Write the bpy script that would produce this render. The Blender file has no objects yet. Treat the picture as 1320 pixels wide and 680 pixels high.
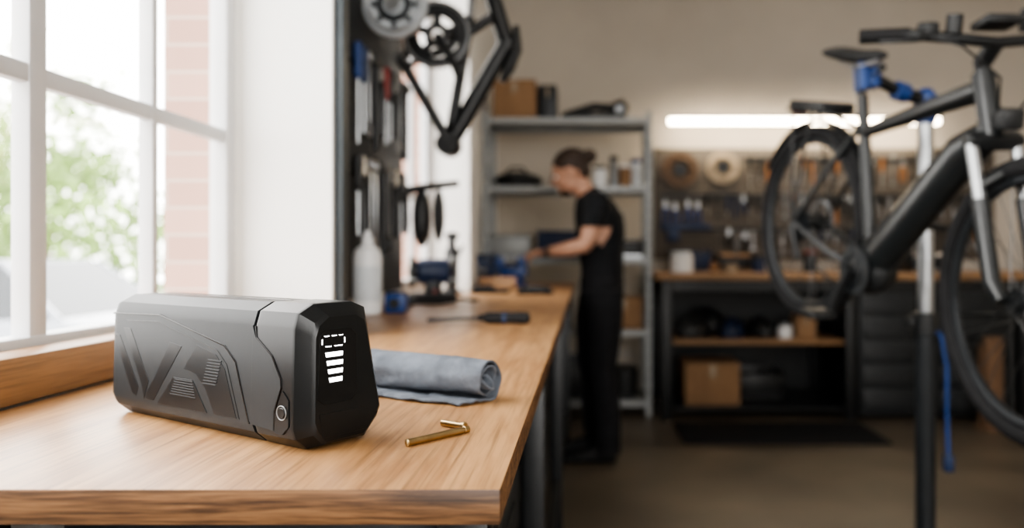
import bpy, bmesh, math, random
from mathutils import Vector, Matrix, noise
random.seed(7)
D=bpy.data; scene=bpy.context.scene
COL=scene.collection
V=Vector
# ---------------------------------------------------------------- materials
def nt(name):
    m=D.materials.new(name); m.use_nodes=True
    t=m.node_tree; b=t.nodes['Principled BSDF']
    return m,t,b
def mat(name,col,rough=.5,metal=0,var=.12,scale=12,bump=0,bscale=None,emis=0,coat=0,stretch=(1,1,1),spec=.5):
    m,t,b=nt(name); N=t.nodes; L=t.links
    tc=N.new('ShaderNodeTexCoord'); mp=N.new('ShaderNodeMapping'); mp.inputs['Scale'].default_value=stretch
    L.new(tc.outputs['Object'],mp.inputs[0])
    nz=N.new('ShaderNodeTexNoise'); nz.inputs['Scale'].default_value=scale; nz.inputs['Detail'].default_value=5
    L.new(mp.outputs[0],nz.inputs['Vector'])
    cr=N.new('ShaderNodeValToRGB'); cr.color_ramp.elements[0].position=.3; cr.color_ramp.elements[1].position=.7
    cr.color_ramp.elements[0].color=[max(0,c*(1-var)) for c in col]+[1]
    cr.color_ramp.elements[1].color=[min(1,c*(1+var)) for c in col]+[1]
    L.new(nz.outputs[0],cr.inputs[0]); L.new(cr.outputs[0],b.inputs['Base Color'])
    b.inputs['Roughness'].default_value=rough; b.inputs['Metallic'].default_value=metal
    b.inputs['Specular IOR Level'].default_value=spec
    if coat: b.inputs['Coat Weight'].default_value=coat; b.inputs['Coat Roughness'].default_value=.15
    if emis:
        b.inputs['Emission Color'].default_value=list(col)+[1]; b.inputs['Emission Strength'].default_value=emis
    if bump:
        n2=N.new('ShaderNodeTexNoise'); n2.inputs['Scale'].default_value=bscale or scale*6; n2.inputs['Detail'].default_value=3
        L.new(mp.outputs[0],n2.inputs['Vector'])
        bp=N.new('ShaderNodeBump'); bp.inputs['Strength'].default_value=bump; bp.inputs['Distance'].default_value=.002
        L.new(n2.outputs[0],bp.inputs['Height']); L.new(bp.outputs[0],b.inputs['Normal'])
    return m
def wood(name,c1,c2,stretch,rough=.42,p0=.36,p1=.62,pore=.5,ps=(120,3,120)):
    m,t,b=nt(name); N=t.nodes; L=t.links
    tc=N.new('ShaderNodeTexCoord'); mp=N.new('ShaderNodeMapping'); mp.inputs['Scale'].default_value=stretch
    L.new(tc.outputs['Object'],mp.inputs[0])
    a=N.new('ShaderNodeTexNoise'); a.inputs['Scale'].default_value=3; a.inputs['Detail'].default_value=8; a.inputs['Roughness'].default_value=.65; a.inputs['Distortion'].default_value=.6
    L.new(mp.outputs[0],a.inputs['Vector'])
    w=N.new('ShaderNodeTexNoise'); w.inputs['Scale'].default_value=14; w.inputs['Detail'].default_value=3
    L.new(mp.outputs[0],w.inputs['Vector'])
    mx=N.new('ShaderNodeMath'); mx.operation='MULTIPLY_ADD'; mx.inputs[1].default_value=.35
    L.new(w.outputs[0],mx.inputs[0]); 
    ml=N.new('ShaderNodeMath'); ml.operation='MULTIPLY'; ml.inputs[1].default_value=.65
    L.new(a.outputs[0],ml.inputs[0]); L.new(ml.outputs[0],mx.inputs[2])
    cr=N.new('ShaderNodeValToRGB'); cr.color_ramp.elements[0].position=p0; cr.color_ramp.elements[1].position=p1
    cr.color_ramp.elements[0].color=list(c2)+[1]; cr.color_ramp.elements[1].color=list(c1)+[1]
    L.new(mx.outputs[0],cr.inputs[0])
    mp2=N.new('ShaderNodeMapping'); mp2.inputs['Scale'].default_value=ps; L.new(tc.outputs['Object'],mp2.inputs[0])
    pn=N.new('ShaderNodeTexNoise'); pn.inputs['Scale'].default_value=2.2; pn.inputs['Detail'].default_value=4; L.new(mp2.outputs[0],pn.inputs['Vector'])
    pr=N.new('ShaderNodeValToRGB'); pr.color_ramp.elements[0].position=.34; pr.color_ramp.elements[0].color=(1-pore,1-pore,1-pore,1); pr.color_ramp.elements[1].position=.50; pr.color_ramp.elements[1].color=(1,1,1,1)
    L.new(pn.outputs[0],pr.inputs[0])
    mm=N.new('ShaderNodeMix'); mm.data_type='RGBA'; mm.blend_type='MULTIPLY'; mm.inputs[0].default_value=1
    L.new(cr.outputs[0],mm.inputs[6]); L.new(pr.outputs[0],mm.inputs[7])
    L.new(mm.outputs[2],b.inputs['Base Color'])
    b.inputs['Roughness'].default_value=rough
    bp=N.new('ShaderNodeBump'); bp.inputs['Strength'].default_value=.15; bp.inputs['Distance'].default_value=.001
    L.new(mx.outputs[0],bp.inputs['Height']); L.new(bp.outputs[0],b.inputs['Normal'])
    return m
def brickmat(name):
    m,t,b=nt(name); N=t.nodes; L=t.links
    tc=N.new('ShaderNodeTexCoord'); sp=N.new('ShaderNodeSeparateXYZ'); L.new(tc.outputs['Object'],sp.inputs[0])
    ad=N.new('ShaderNodeMath'); ad.operation='ADD'; L.new(sp.outputs[0],ad.inputs[0]); L.new(sp.outputs[1],ad.inputs[1])
    cb=N.new('ShaderNodeCombineXYZ'); L.new(ad.outputs[0],cb.inputs[0]); L.new(sp.outputs[2],cb.inputs[1])
    br=N.new('ShaderNodeTexBrick'); br.inputs['Scale'].default_value=1; br.inputs['Brick Width'].default_value=.21; br.inputs['Row Height'].default_value=.056; br.inputs['Mortar Size'].default_value=.0035; br.inputs['Mortar Smooth'].default_value=.4
    br.inputs['Color1'].default_value=(.42,.26,.20,1); br.inputs['Color2'].default_value=(.34,.20,.155,1); br.inputs['Mortar'].default_value=(.44,.35,.29,1)
    L.new(cb.outputs[0],br.inputs['Vector']); L.new(br.outputs[0],b.inputs['Base Color']); b.inputs['Roughness'].default_value=.85
    return m
def glassmat(name,fac=.05):
    m=D.materials.new(name); m.use_nodes=True; t=m.node_tree; N=t.nodes; N.clear(); L=t.links
    o=N.new('ShaderNodeOutputMaterial'); mx=N.new('ShaderNodeMixShader'); tr=N.new('ShaderNodeBsdfTransparent'); g=N.new('ShaderNodeBsdfGlossy'); g.inputs['Roughness'].default_value=.02
    mx.inputs[0].default_value=fac
    L.new(tr.outputs[0],mx.inputs[1]); L.new(g.outputs[0],mx.inputs[2]); L.new(mx.outputs[0],o.inputs[0])
    return m
def pegmat(name,col):
    m,t,b=nt(name); N=t.nodes; L=t.links
    tc=N.new('ShaderNodeTexCoord'); sp=N.new('ShaderNodeSeparateXYZ'); L.new(tc.outputs['Object'],sp.inputs[0])
    ad=N.new('ShaderNodeMath'); ad.operation='ADD'; L.new(sp.outputs[0],ad.inputs[0]); L.new(sp.outputs[1],ad.inputs[1])
    cb=N.new('ShaderNodeCombineXYZ'); L.new(ad.outputs[0],cb.inputs[0]); L.new(sp.outputs[2],cb.inputs[1])
    vo=N.new('ShaderNodeTexVoronoi'); vo.inputs['Scale'].default_value=25; vo.inputs['Randomness'].default_value=0; vo.voronoi_dimensions='2D'
    L.new(cb.outputs[0],vo.inputs['Vector'])
    cr=N.new('ShaderNodeValToRGB'); cr.color_ramp.interpolation='CONSTANT'
    cr.color_ramp.elements[0].color=(.01,.01,.01,1); cr.color_ramp.elements[1].position=.15; cr.color_ramp.elements[1].color=list(col)+[1]
    L.new(vo.outputs['Distance'],cr.inputs[0]); L.new(cr.outputs[0],b.inputs['Base Color']); b.inputs['Roughness'].default_value=.6
    return m

M_wall=mat('plaster_beige',(.56,.51,.44),.85,var=.05,scale=2,bump=.1,bscale=60)
M_white=mat('plaster_white',(.84,.83,.80),.8,var=.03,scale=3,bump=.08,bscale=60)
M_frame=mat('paint_window',(.60,.61,.62),.45,var=.03)
M_floor=mat('concrete_floor',(.110,.088,.064),.40,var=.35,scale=1.6,bump=.1,bscale=30)
M_ceil=mat('ceiling_paint',(.55,.53,.50),.9,var=.03)
M_brick=brickmat('brick')
M_glass=glassmat('window_glass',.04)
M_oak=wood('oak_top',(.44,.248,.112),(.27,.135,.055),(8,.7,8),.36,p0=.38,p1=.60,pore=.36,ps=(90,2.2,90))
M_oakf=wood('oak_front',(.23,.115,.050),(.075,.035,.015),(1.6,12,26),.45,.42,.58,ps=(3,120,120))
M_oakdk=wood('oak_sill',(.34,.185,.08),(.21,.11,.045),(14,1.2,14),.45,pore=.3)
M_woodb=wood('bench_wood',(.38,.22,.11),(.26,.14,.065),(1.2,9,9),.5)
M_black=mat('black_satin',(.009,.010,.011),.42,var=.25,scale=20)
M_blackp=mat('black_plastic',(.013,.014,.015),.5,var=.2,scale=30,bump=.1)
M_dksteel=mat('dark_steel',(.020,.023,.026),.45,.3,var=.2)
M_cab=mat('cabinet_paint',(.012,.014,.016),.5,var=.2)
M_col=mat('column_steel',(.06,.075,.085),.5,.2,var=.1)
M_rub=mat('rubber',(.012,.012,.013),.75,var=.25,scale=30,spec=.3)
M_steel=mat('steel',(.42,.43,.44),.3,.9,var=.12)
M_alu=mat('alu_grey',(.28,.29,.30),.4,.7,var=.1)
M_shelf=mat('galvanised_shelf',(.31,.32,.32),.5,.4,var=.1)
M_blue=mat('blue_paint',(.012,.05,.20),.4,var=.2)
M_blued=mat('blue_dark',(.012,.028,.08),.5,var=.2)
M_red=mat('red_grip',(.20,.02,.015),.45)
M_orange=mat('orange_grip',(.30,.12,.03),.45)
M_card=mat('cardboard',(.29,.17,.09),.85,var=.12,scale=6)
M_bronze=mat('bronze_gear',(.09,.052,.028),.45,.4,var=.25)
M_tan=mat('tan_gear',(.34,.27,.19),.45,.3,var=.2)
M_plw=mat('white_plastic',(.84,.85,.86),.35,var=.03)
M_lab=mat('label_grey',(.66,.70,.73),.5)
M_hub=mat('hub_grey',(.45,.48,.50),.45,.2)
M_skin=mat('skin',(.50,.28,.19),.5,var=.08,scale=20)
M_hair=mat('hair',(.035,.02,.013),.6,var=.3,scale=80,bump=.5)
M_shirt=mat('black_shirt',(.008,.009,.011),.85,var=.3,scale=20,bump=.3,bscale=60,spec=.3)
M_pants=mat('black_trousers',(.009,.009,.011),.85,var=.3,scale=20,bump=.3,spec=.3)
M_brass=mat('brass',(.42,.30,.15),.30,1,var=.15,scale=60)
M_body=mat('battery_grey',(.015,.0172,.019),.42,var=.05,scale=80,bump=.05,bscale=900,spec=.26)
M_plate=mat('battery_plate',(.0075,.0085,.0095),.32,var=.05,scale=80,spec=.30)
M_cap=mat('battery_cap',(.0045,.0052,.0058),.30,var=.05,scale=80,bump=.04,bscale=900,spec=.33)
M_gloss=mat('battery_gloss',(.002,.002,.0025),.14,var=.05,spec=.35)
M_led=mat('led_white',(1,1,1),.5,var=0,emis=6)
M_lamp=mat('lamp_tube',(1,.84,.62),.5,var=0,emis=38)
M_fill=mat('fill_tube',(1,.92,.80),.5,var=0,emis=7.5)  # emission of the added fill fixtures above the frame
M_peg=pegmat('pegboard',(.12,.10,.08))
M_pegd=pegmat('pegboard_dark',(.03,.034,.038))
M_leaf=mat('leaves',(.16,.25,.06),.6,var=.5,scale=1.5)
M_leaf2=mat('leaves_light',(.28,.33,.11),.6,var=.4,scale=1.5)
M_trunk=mat('bark',(.12,.08,.05),.9)
M_pave=mat('pavement',(.36,.35,.33),.9,var=.1)
M_carp=mat('car_paint',(.20,.22,.25),.25,.3,var=.03,coat=1)
M_carg=mat('car_glass',(.02,.025,.03),.06,var=0)
def clothmat():
    m=mat('cloth',(.125,.140,.165),.95,var=.28,scale=30,spec=.2)
    t=m.node_tree; N=t.nodes; L=t.links; b=N['Principled BSDF']
    tc=N.new('ShaderNodeTexCoord'); 
    w1=N.new('ShaderNodeTexNoise'); w1.inputs['Scale'].default_value=900; L.new(tc.outputs['Object'],w1.inputs['Vector'])
    w2=N.new('ShaderNodeTexNoise'); w2.inputs['Scale'].default_value=60; w2.inputs['Detail'].default_value=6; L.new(tc.outputs['Object'],w2.inputs['Vector'])
    ad=N.new('ShaderNodeMath'); ad.operation='MULTIPLY_ADD'; ad.inputs[1].default_value=3.0; L.new(w2.outputs[0],ad.inputs[0]); L.new(w1.outputs[0],ad.inputs[2])
    bp=N.new('ShaderNodeBump'); bp.inputs['Strength'].default_value=.8; bp.inputs['Distance'].default_value=.0015
    L.new(ad.outputs[0],bp.inputs['Height']); L.new(bp.outputs[0],b.inputs['Normal'])
    return m
M_cloth=clothmat()

# ---------------------------------------------------------------- mesh builder
class MB:
    def __init__(s): s.vs=[]; s.fs=[]; s.fm=[]; s.mats=[]; s.M=Matrix()
    def mi(s,m):
        if m not in s.mats: s.mats.append(m)
        return s.mats.index(m)
    def merge(s,tb,m,X=None):
        k=s.mi(m); X=s.M@X if X is not None else s.M
        tb.verts.index_update(); o=len(s.vs)
        s.vs.extend([(X@v.co)[:] for v in tb.verts])
        for f in tb.faces: s.fs.append([o+v.index for v in f.verts]); s.fm.append(k)
        tb.free()
    def box(s,c,size,m,rot=None,bev=0,seg=2):
        tb=bmesh.new(); bmesh.ops.create_cube(tb,size=1)
        bmesh.ops.scale(tb,vec=V(size),verts=tb.verts)
        if bev: bmesh.ops.bevel(tb,geom=list(tb.edges),offset=bev,segments=seg,affect='EDGES',profile=.5)
        X=Matrix.Translation(V(c))
        if rot: X=X@Matrix.Rotation(rot[2],4,'Z')@Matrix.Rotation(rot[1],4,'Y')@Matrix.Rotation(rot[0],4,'X')
        s.merge(tb,m,X)
    def bb(s,lo,hi,m,bev=0):
        s.box([(a+b)/2 for a,b in zip(lo,hi)],[b-a for a,b in zip(lo,hi)],m,bev=bev)
    def tube(s,pts,r,m,seg=12,closed=False,flat=(1,1),up=None):
        pts=[V(p) for p in pts]; n=len(pts)
        rs=r if isinstance(r,(list,tuple)) else [r]*n
        tb=bmesh.new(); rings=[]; pu=None
        for i,p in enumerate(pts):
            if closed: t=(pts[(i+1)%n]-pts[i-1])
            elif i==0: t=pts[1]-p
            elif i==n-1: t=p-pts[-2]
            else: t=(pts[i+1]-p).normalized()+(p-pts[i-1]).normalized()
            t.normalize()
            if pu is None:
                u=V(up) if up else (V((0,0,1)) if abs(t.z)<.9 else V((1,0,0)))
            else: u=pu
            u=(u-t*u.dot(t)).normalized(); w=t.cross(u); pu=u
            rings.append([tb.verts.new(p+(u*math.cos(a)*flat[0]+w*math.sin(a)*flat[1])*rs[i]) for a in [2*math.pi*k/seg for k in range(seg)]])
        for i in range(n if closed else n-1):
            a=rings[i]; b=rings[(i+1)%n]
            for k in range(seg): tb.faces.new([a[k],a[(k+1)%seg],b[(k+1)%seg],b[k]])
        if not closed:
            tb.faces.new(rings[0][::-1]); tb.faces.new(rings[-1])
        bmesh.ops.recalc_face_normals(tb,faces=tb.faces)
        s.merge(tb,m)
    def cyl(s,p0,p1,r,m,r1=None,seg=20,bev=0):
        p0=V(p0);p1=V(p1); r1=r if r1 is None else r1
        if bev:
            d=(p1-p0).normalized()*bev
            s.tube([p0,p0+d,p1-d,p1],[r-bev,r,r1,r1-bev],m,seg)
        else: s.tube([p0,p1],[r,r1],m,seg)
    def ring(s,c,nrm,R,r,m,seg=48,ms=8,flat=(1,1)):
        nrm=V(nrm).normalized(); a=nrm.orthogonal().normalized(); b=nrm.cross(a); c=V(c)
        s.tube([c+(a*math.cos(t)+b*math.sin(t))*R for t in [2*math.pi*k/seg for k in range(seg)]],r,m,ms,closed=True,flat=flat,up=nrm)
    def ell(s,c,r,m,rot=None,u=24,v=14):
        tb=bmesh.new(); bmesh.ops.create_uvsphere(tb,u_segments=u,v_segments=v,radius=1)
        bmesh.ops.scale(tb,vec=V(r),verts=tb.verts)
        X=Matrix.Translation(V(c))
        if rot: X=X@Matrix.Rotation(rot[2],4,'Z')@Matrix.Rotation(rot[1],4,'Y')@Matrix.Rotation(rot[0],4,'X')
        s.merge(tb,m,X)
    def lathe(s,c,prof,m,axis=(0,0,1),seg=28):
        axis=V(axis).normalized(); 
        pts=[V(c)+axis*z for r,z in prof]; a=axis.orthogonal().normalized(); b=axis.cross(a)
        tb=bmesh.new(); rings=[]
        for (r,z),p in zip(prof,pts):
            rings.append([tb.verts.new(p+(a*math.cos(t)+b*math.sin(t))*max(r,1e-5)) for t in [2*math.pi*k/seg for k in range(seg)]])
        for A,B in zip(rings,rings[1:]):
            for k in range(seg): tb.faces.new([A[k],A[(k+1)%seg],B[(k+1)%seg],B[k]])
        tb.faces.new(rings[0][::-1]); tb.faces.new(rings[-1])
        bmesh.ops.recalc_face_normals(tb,faces=tb.faces)
        s.merge(tb,m)
    def loft(s,rings,m,cap=True):
        tb=bmesh.new(); R=[[tb.verts.new(V(p)) for p in r] for r in rings]; n=len(R[0])
        for A,B in zip(R,R[1:]):
            for k in range(n): tb.faces.new([A[k],A[(k+1)%n],B[(k+1)%n],B[k]])
        if cap: tb.faces.new(R[0][::-1]); tb.faces.new(R[-1])
        bmesh.ops.recalc_face_normals(tb,faces=tb.faces)
        s.merge(tb,m)
    def prism(s,poly,t0,t1,m,X=None,bev=0):
        tb=bmesh.new(); a=[tb.verts.new((x,y,t0)) for x,y in poly]; b=[tb.verts.new((x,y,t1)) for x,y in poly]; n=len(poly)
        tb.faces.new(a[::-1]); tb.faces.new(b)
        for k in range(n): tb.faces.new([a[k],a[(k+1)%n],b[(k+1)%n],b[k]])
        bmesh.ops.recalc_face_normals(tb,faces=tb.faces)
        if bev: bmesh.ops.bevel(tb,geom=list(tb.edges),offset=bev,segments=2,affect='EDGES',profile=.5)
        s.merge(tb,m,X)
    def done(s,name,mw=None,ang=35,parent=None):
        me=D.meshes.new(name); me.from_pydata(s.vs,[],s.fs)
        for m in s.mats: me.materials.append(m)
        me.polygons.foreach_set('material_index',s.fm); me.polygons.foreach_set('use_smooth',[True]*len(s.fs))
        me.update(); me.set_sharp_from_angle(angle=math.radians(ang))
        o=D.objects.new(name,me); COL.objects.link(o)
        if mw is not None: o.matrix_world=mw
        if parent: o.parent=parent
        return o
def T(x,y,z,rz=0): return Matrix.Translation((x,y,z))@Matrix.Rotation(rz,4,'Z')
XZ=Matrix.Rotation(math.pi/2,4,'X')

# ---------------------------------------------------------------- room
CAM_Z=1.14; BZ=.96
def slab(name,lo,hi,m):
    b=MB(); b.bb(lo,hi,m); return b.done(name)
slab('floor',(-.87,-2.1,-.1),(4.4,6.45,0),M_floor)
slab('ceiling',(-.87,-2.1,3.5),(4.4,6.45,3.6),M_ceil)
slab('wall_back',(-.87,6.3,0),(4.4,6.45,3.5),M_wall)
slab('wall_right',(4.2,-2.1,0),(4.4,6.3,3.5),M_wall)
b=MB(); b.bb((-.87,-2.3,3.1),(4.2,-2.1,3.5),M_wall); b.bb((-.87,-2.3,0),(4.2,-2.1,.9),M_wall)
for x0,x1 in ((-.87,.2),(2.0,4.2)): b.bb((x0,-2.3,.9),(x1,-2.1,3.1),M_wall)  # gap left behind the camera: unseen opening, added for fill daylight
b.done('wall_front')
b=MB()
def lw(y0,y1,z0,z1):
    b.bb((-.76,y0,z0),(-.72,y1,z1),M_white); b.bb((-.87,y0,z0),(-.76,y1,z1),M_brick)
lw(-2.1,6.3,0,1.0); lw(-2.1,6.3,3.1,3.5)
lw(-2.1,.1,1.0,3.1); lw(1.6,2.98,1.0,3.1); lw(3.59,6.3,1.0,3.1)
b.done('wall_left')
def window(name,y0,y1,vs,zt=(1.375,2.4),z0=1.0,z1=3.1):
    b=MB()
    X0,X1=-.760,-.724
    b.bb((X0,y0,z0),(X1,y1,z0+.03),M_frame,.003); b.bb((X0,y0,z1-.04),(X1,y1,z1),M_frame,.003)
    b.bb((X0,y0,z0),(X1,y0+.035,z1),M_frame,.003); b.bb((X0,y1-.035,z0),(X1,y1,z1),M_frame,.003)
    for y,w in vs: b.bb((X0+.008,y-w/2,z0),(X1-.002,y+w/2,z1),M_frame,.003)
    for z in zt: b.bb((X0+.012,y0,z-.013),(X1-.004,y1,z+.013),M_frame,.003)
    g=len(b.vs); b.vs+=[(-.746,y0+.01,z0+.01),(-.746,y1-.01,z0+.01),(-.746,y1-.01,z1-.01),(-.746,y0+.01,z1-.01)]; b.fs.append([g,g+1,g+2,g+3]); b.fm.append(b.mi(M_glass))
    return b.done(name)
window('window_1',.1,1.6,((1.03,.034),(1.31,.018),(.72,.018),(.42,.034)))
window('window_2',2.98,3.59,((3.28,.022),))
slab('wall_pier',(-.72,1.62,0),(-.53,1.69,3.5),M_white)
slab('wall_pier.001',(-.72,3.6,0),(-.54,3.82,3.5),M_white)
b=MB(); b.bb((-.529,1.632,1.0),(-.514,1.685,3.5),M_col,.002); b.bb((-.529,1.632,1.0),(-.511,1.640,3.5),M_col,.002); b.done('trim_1')
b=MB(); b.bb((-.72,-1.7,.962),(-.665,1.618,1.018),M_oakdk,.003); b.done('window_sill')

# ---------------------------------------------------------------- bench
b=MB()
out=[(-.665,.59),(-.065,.59),(-.065,4.7),(-.715,4.7),(-.715,3.825),(-.535,3.825),(-.535,3.595),(-.715,3.595),(-.715,1.695),(-.5,1.695),(-.5,1.618),(-.665,1.618)]
b.prism(out,BZ-.0275,BZ,M_oak,bev=.0015)
bench=b.done('workbench')
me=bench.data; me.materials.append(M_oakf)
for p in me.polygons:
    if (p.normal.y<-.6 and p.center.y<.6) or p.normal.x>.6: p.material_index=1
b=MB()
for y in (.78,1.8,3.2,4.55):
    for x in (-.12,-.62): b.bb((x-.025,y-.025,0),(x+.025,y+.025,BZ-.031),M_black,.003)
    b.bb((-.6,y-.02,BZ-.08),(-.12,y+.02,BZ-.031),M_black)
for x in (-.12,-.62): b.bb((x-.015,.78,BZ-.08),(x+.015,4.55,BZ-.031),M_black); b.bb((x-.015,.78,.18),(x+.015,4.55,.21),M_black)
b.done('frame',parent=bench)
b=MB()
for y0,y1 in ((.86,1.72),(1.9,3.1),(3.3,4.45)):
    b.bb((-.58,y0,.22),(-.16,y1,.86),M_cab,.004)
    for k in range(4):
        z=.25+k*.15
        b.bb((-.165,y0+.02,z),(-.145,y1-.02,z+.13),M_cab,.004)
        b.bb((-.145,y0+.2,z+.09),(-.135,y1-.2,z+.105),M_dksteel)
b.done('drawers',parent=bench)

# ---------------------------------------------------------------- battery
AX=V((.836,-.548,0)).normalized(); NW=V((.548,.836,0)).normalized(); ORG=V((-.540,.874,BZ))
BM=Matrix(((AX.x,NW.x,0,ORG.x),(AX.y,NW.y,0,ORG.y),(0,0,1,ORG.z),(0,0,0,1)))@Matrix.Diagonal((1.04,1.09,.992,1))
CS=[(.014,0.0012),(.003,.012),(0,.022),(.002,.112),(.006,.126),(.020,.134),(.060,.134),(.074,.128),(.090,.040),(.092,.028),(.088,.018),(.070,.0012)]
def bring(s,inn=0,inb=None,slope=0):
    c=V((.045,.068)); r=[]; inb=inn if inb is None else inb
    for w,z in CS:
        dw=c.x-w; dz=c.y-z
        ww=w+(inn if dw>0 else -inn)*min(1,abs(dw)/.04); zz=z+(inb if dz>0 else -inn)*min(1,abs(dz)/.06)
        r.append((s+slope*(zz-.068),ww,zz))
    return r
b=MB()
b.loft([bring(0,.012),bring(.003,.006),bring(.010,.002),bring(.02,0),bring(.262,0)],M_body)
b.loft([bring(.263,.0012),bring(.266,.0012)],M_gloss)
b.loft([bring(.2665,-.0003,0),bring(.270,-.0006,0),bring(.318,-.0006,0),bring(.321,.0002,.0004),bring(.331,.009,.004,-.02),bring(.3335,.012,.007,-.02)],M_cap)
def side(poly,t,m,d=0.0):
    X=Matrix(((1,0,0,0),(0,.0222,-1,-.0005),(0,1,0,0),(0,0,0,1)))
    b.prism(poly,-.002,t+d,m,X)
def strip(pts,w,t,m):
    for (x0,z0),(x1,z1) in zip(pts,pts[1:]):
        dx,dz=x1-x0,z1-z0; l=math.hypot(dx,dz); nx,nz=-dz/l*w/2,dx/l*w/2; ex,ez=dx/l*w*.3,dz/l*w*.3
        side([(x0-nx-ex,z0-nz-ez),(x1-nx+ex,z1-nz+ez),(x1+nx+ex,z1+nz+ez),(x0+nx-ex,z0+nz-ez)],t,m)
side([(.262,.113),(.2665,.102),(.290,.086),(.303,.066),(.304,.058),(.295,.036),(.295,.018),(.262,.020)],.0010,M_body)
strip([(.2665,.112),(.268,.102),(.2915,.086),(.3045,.066),(.3050,.058),(.2965,.036),(.2965,.018)],.0012,.0013,M_gloss)
t_=.0003
strip([(.012,.113),(.105,.115),(.218,.0905),(.236,.076),(.258,.020)],.0016,.0005,M_gloss)
strip([(.040,.106),(.100,.108),(.206,.085),(.222,.072),(.243,.022)],.0012,.0004,M_plate)
side([(.014,.090),(.026,.090),(.066,.036),(.062,.026),(.054,.028)],t_,M_plate)
side([(.034,.098),(.048,.098),(.086,.044),(.078,.024),(.072,.040)],t_,M_plate)
side([(.082,.030),(.098,.050),(.124,.088),(.146,.085),(.112,.044),(.096,.024),(.082,.024)],t_,M_plate)
side([(.104,.022),(.132,.052),(.166,.052),(.192,.022)],t_+.0002,M_plate)
side([(.150,.062),(.172,.088),(.204,.081),(.219,.068),(.239,.022),(.204,.022),(.188,.046),(.170,.060)],t_+.0001,M_plate)
for k in range(7):
    z=.034+k*.0026; side([(.128+k*.0012,z),(.172-k*.0008,z),(.172-k*.0008,z+.0012),(.128+k*.0012,z+.0012)],.0009,M_body)
for k in range(9):
    z=.050+k*.003; x=.184+k*.0010; side([(x,z),(x+.022,z),(x+.022,z+.0014),(x,z+.0014)],.0009,M_body)
side([(.298,.016),(.298,.034),(.3075,.056),(.316,.048),(.317,.024),(.308,.016)],.0016,M_cap)
b.ring((.3080,-.0020,.036),(0,1,0),.0064,.0005,M_alu,seg=36)
b.cyl((.3080,-.001,.036),(.3080,-.0026,.036),.0050,M_cap,bev=.0006)
b.bb((.02,.038,.1338),(.262,.042,.1345),M_gloss)
EX=.3335
def endp(poly,x0,x1,m,bev=0):
    X=Matrix(((0,-.02,1,.02*.068),(1,0,0,0),(0,1,0,0),(0,0,0,1)))
    b.prism(poly,x0,x1,m,X,bev=bev)
endp([(.014,.048),(.018,.106),(.023,.110),(.050,.110),(.055,.104),(.055,.048),(.048,.042),(.021,.042)],EX-.003,EX+.0004,M_gloss)
def led(pts): endp(pts,EX-.001,EX+.0008,M_led)
def lb(w0,w1,z0,z1): led([(w0+.0008,z0),(w1-.0004,z0),(w1,z1),(w0,z1)])
zo=.003
for a,c in ((.0215,.0270),(.0290,.0345),(.0365,.0410)): lb(a,c,.1010+zo,.1019+zo)
led([(.0190,.0940+zo),(.0199,.0940+zo),(.0202,.0990+zo),(.0193,.0990+zo)]); led([(.0422,.0940+zo),(.0431,.0940+zo),(.0430,.0990+zo),(.0421,.0990+zo)])
lb(.0225,.0290,.0915+zo,.0924+zo); lb(.0315,.0405,.0915+zo,.0924+zo)
for k,(a,c) in enumerate(((.0225,.0405),(.0237,.0405),(.0248,.0402),(.0258,.0398))):
    z=.0865+zo-k*.0078; lb(a,c,z-.0042,z)
endp([(.020,.012),(.016,.034),(.060,.034),(.078,.026),(.066,.012)],EX-.003,EX+.0005,M_cap)
bo=b.done('ebike_battery',mw=BM,ang=30)
bo.modifiers.new('bev','BEVEL'); mb=bo.modifiers['bev']; mb.width=.0009; mb.segments=2; mb.limit_method='ANGLE'; mb.angle_limit=math.radians(20); mb.use_clamp_overlap=True; mb.harden_normals=False
wn=bo.modifiers.new('wn','WEIGHTED_NORMAL'); wn.keep_sharp=False; wn.weight=80

# ---------------------------------------------------------------- cloth roll
def cloth():
    E=V((-.116,.932,BZ)); d=V((-.89,.456,0)).normalized(); n=V((-.456,-.89,0)).normalized()
    L=.28; R=.0280; nu=220; nv=120; vs=[];fs=[]
    for i in range(nu+1):
        u=i/nu
        for j in range(nv+1):
            v=j/nv*L
            if u<.86:
                q=u/.86; turns=2.6; th=-math.pi/2 - (1-q)*turns*2*math.pi
                r=.0035+(R-.0035)*q**.85
                fold=1+.07*math.sin(th*2+v*24)*q+.14*noise.noise(V((math.cos(th)*1.2+q*2,math.sin(th)*1.2,v*14)))
                a=r*fold*math.cos(th)*1.06; z=R*.97+r*fold*math.sin(th)*.97
                z=max(z,.0022)
            else:
                q=(u-.86)/.14; a=q*.042*(1+.3*noise.noise(V((v*12,3,q)))); z=.0022+.004*abs(noise.noise(V((q*3,v*20,5))))+.0015*math.sin(q*3)
            ax=v+.014*noise.noise(V((u*7,0,0)))*(1-v/L)+(.014*(u-.86)/.14 if u>.86 else 0)
            rr=.0042*noise.noise(V((u*20,v*24+u*10,2)))*(.2+.8*u) + .0026*noise.noise(V((u*9,v*80,7)))*u
            p=E+d*ax+n*(a+rr)+V((0,0,z+max(rr,0)))
            p.z=max(p.z,BZ+.0018)
            vs.append(p)
    for i in range(nu):
        for j in range(nv):
            k=i*(nv+1)+j; fs.append((k,k+1,k+nv+2,k+nv+1))
    me=D.meshes.new('rolled_cloth'); me.from_pydata(vs,[],fs); me.materials.append(M_cloth)
    for p in me.polygons: p.use_smooth=True
    o=D.objects.new('rolled_cloth',me); COL.objects.link(o)
    s=o.modifiers.new('sol','SOLIDIFY'); s.thickness=.0024; s.offset=0
cloth()
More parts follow.
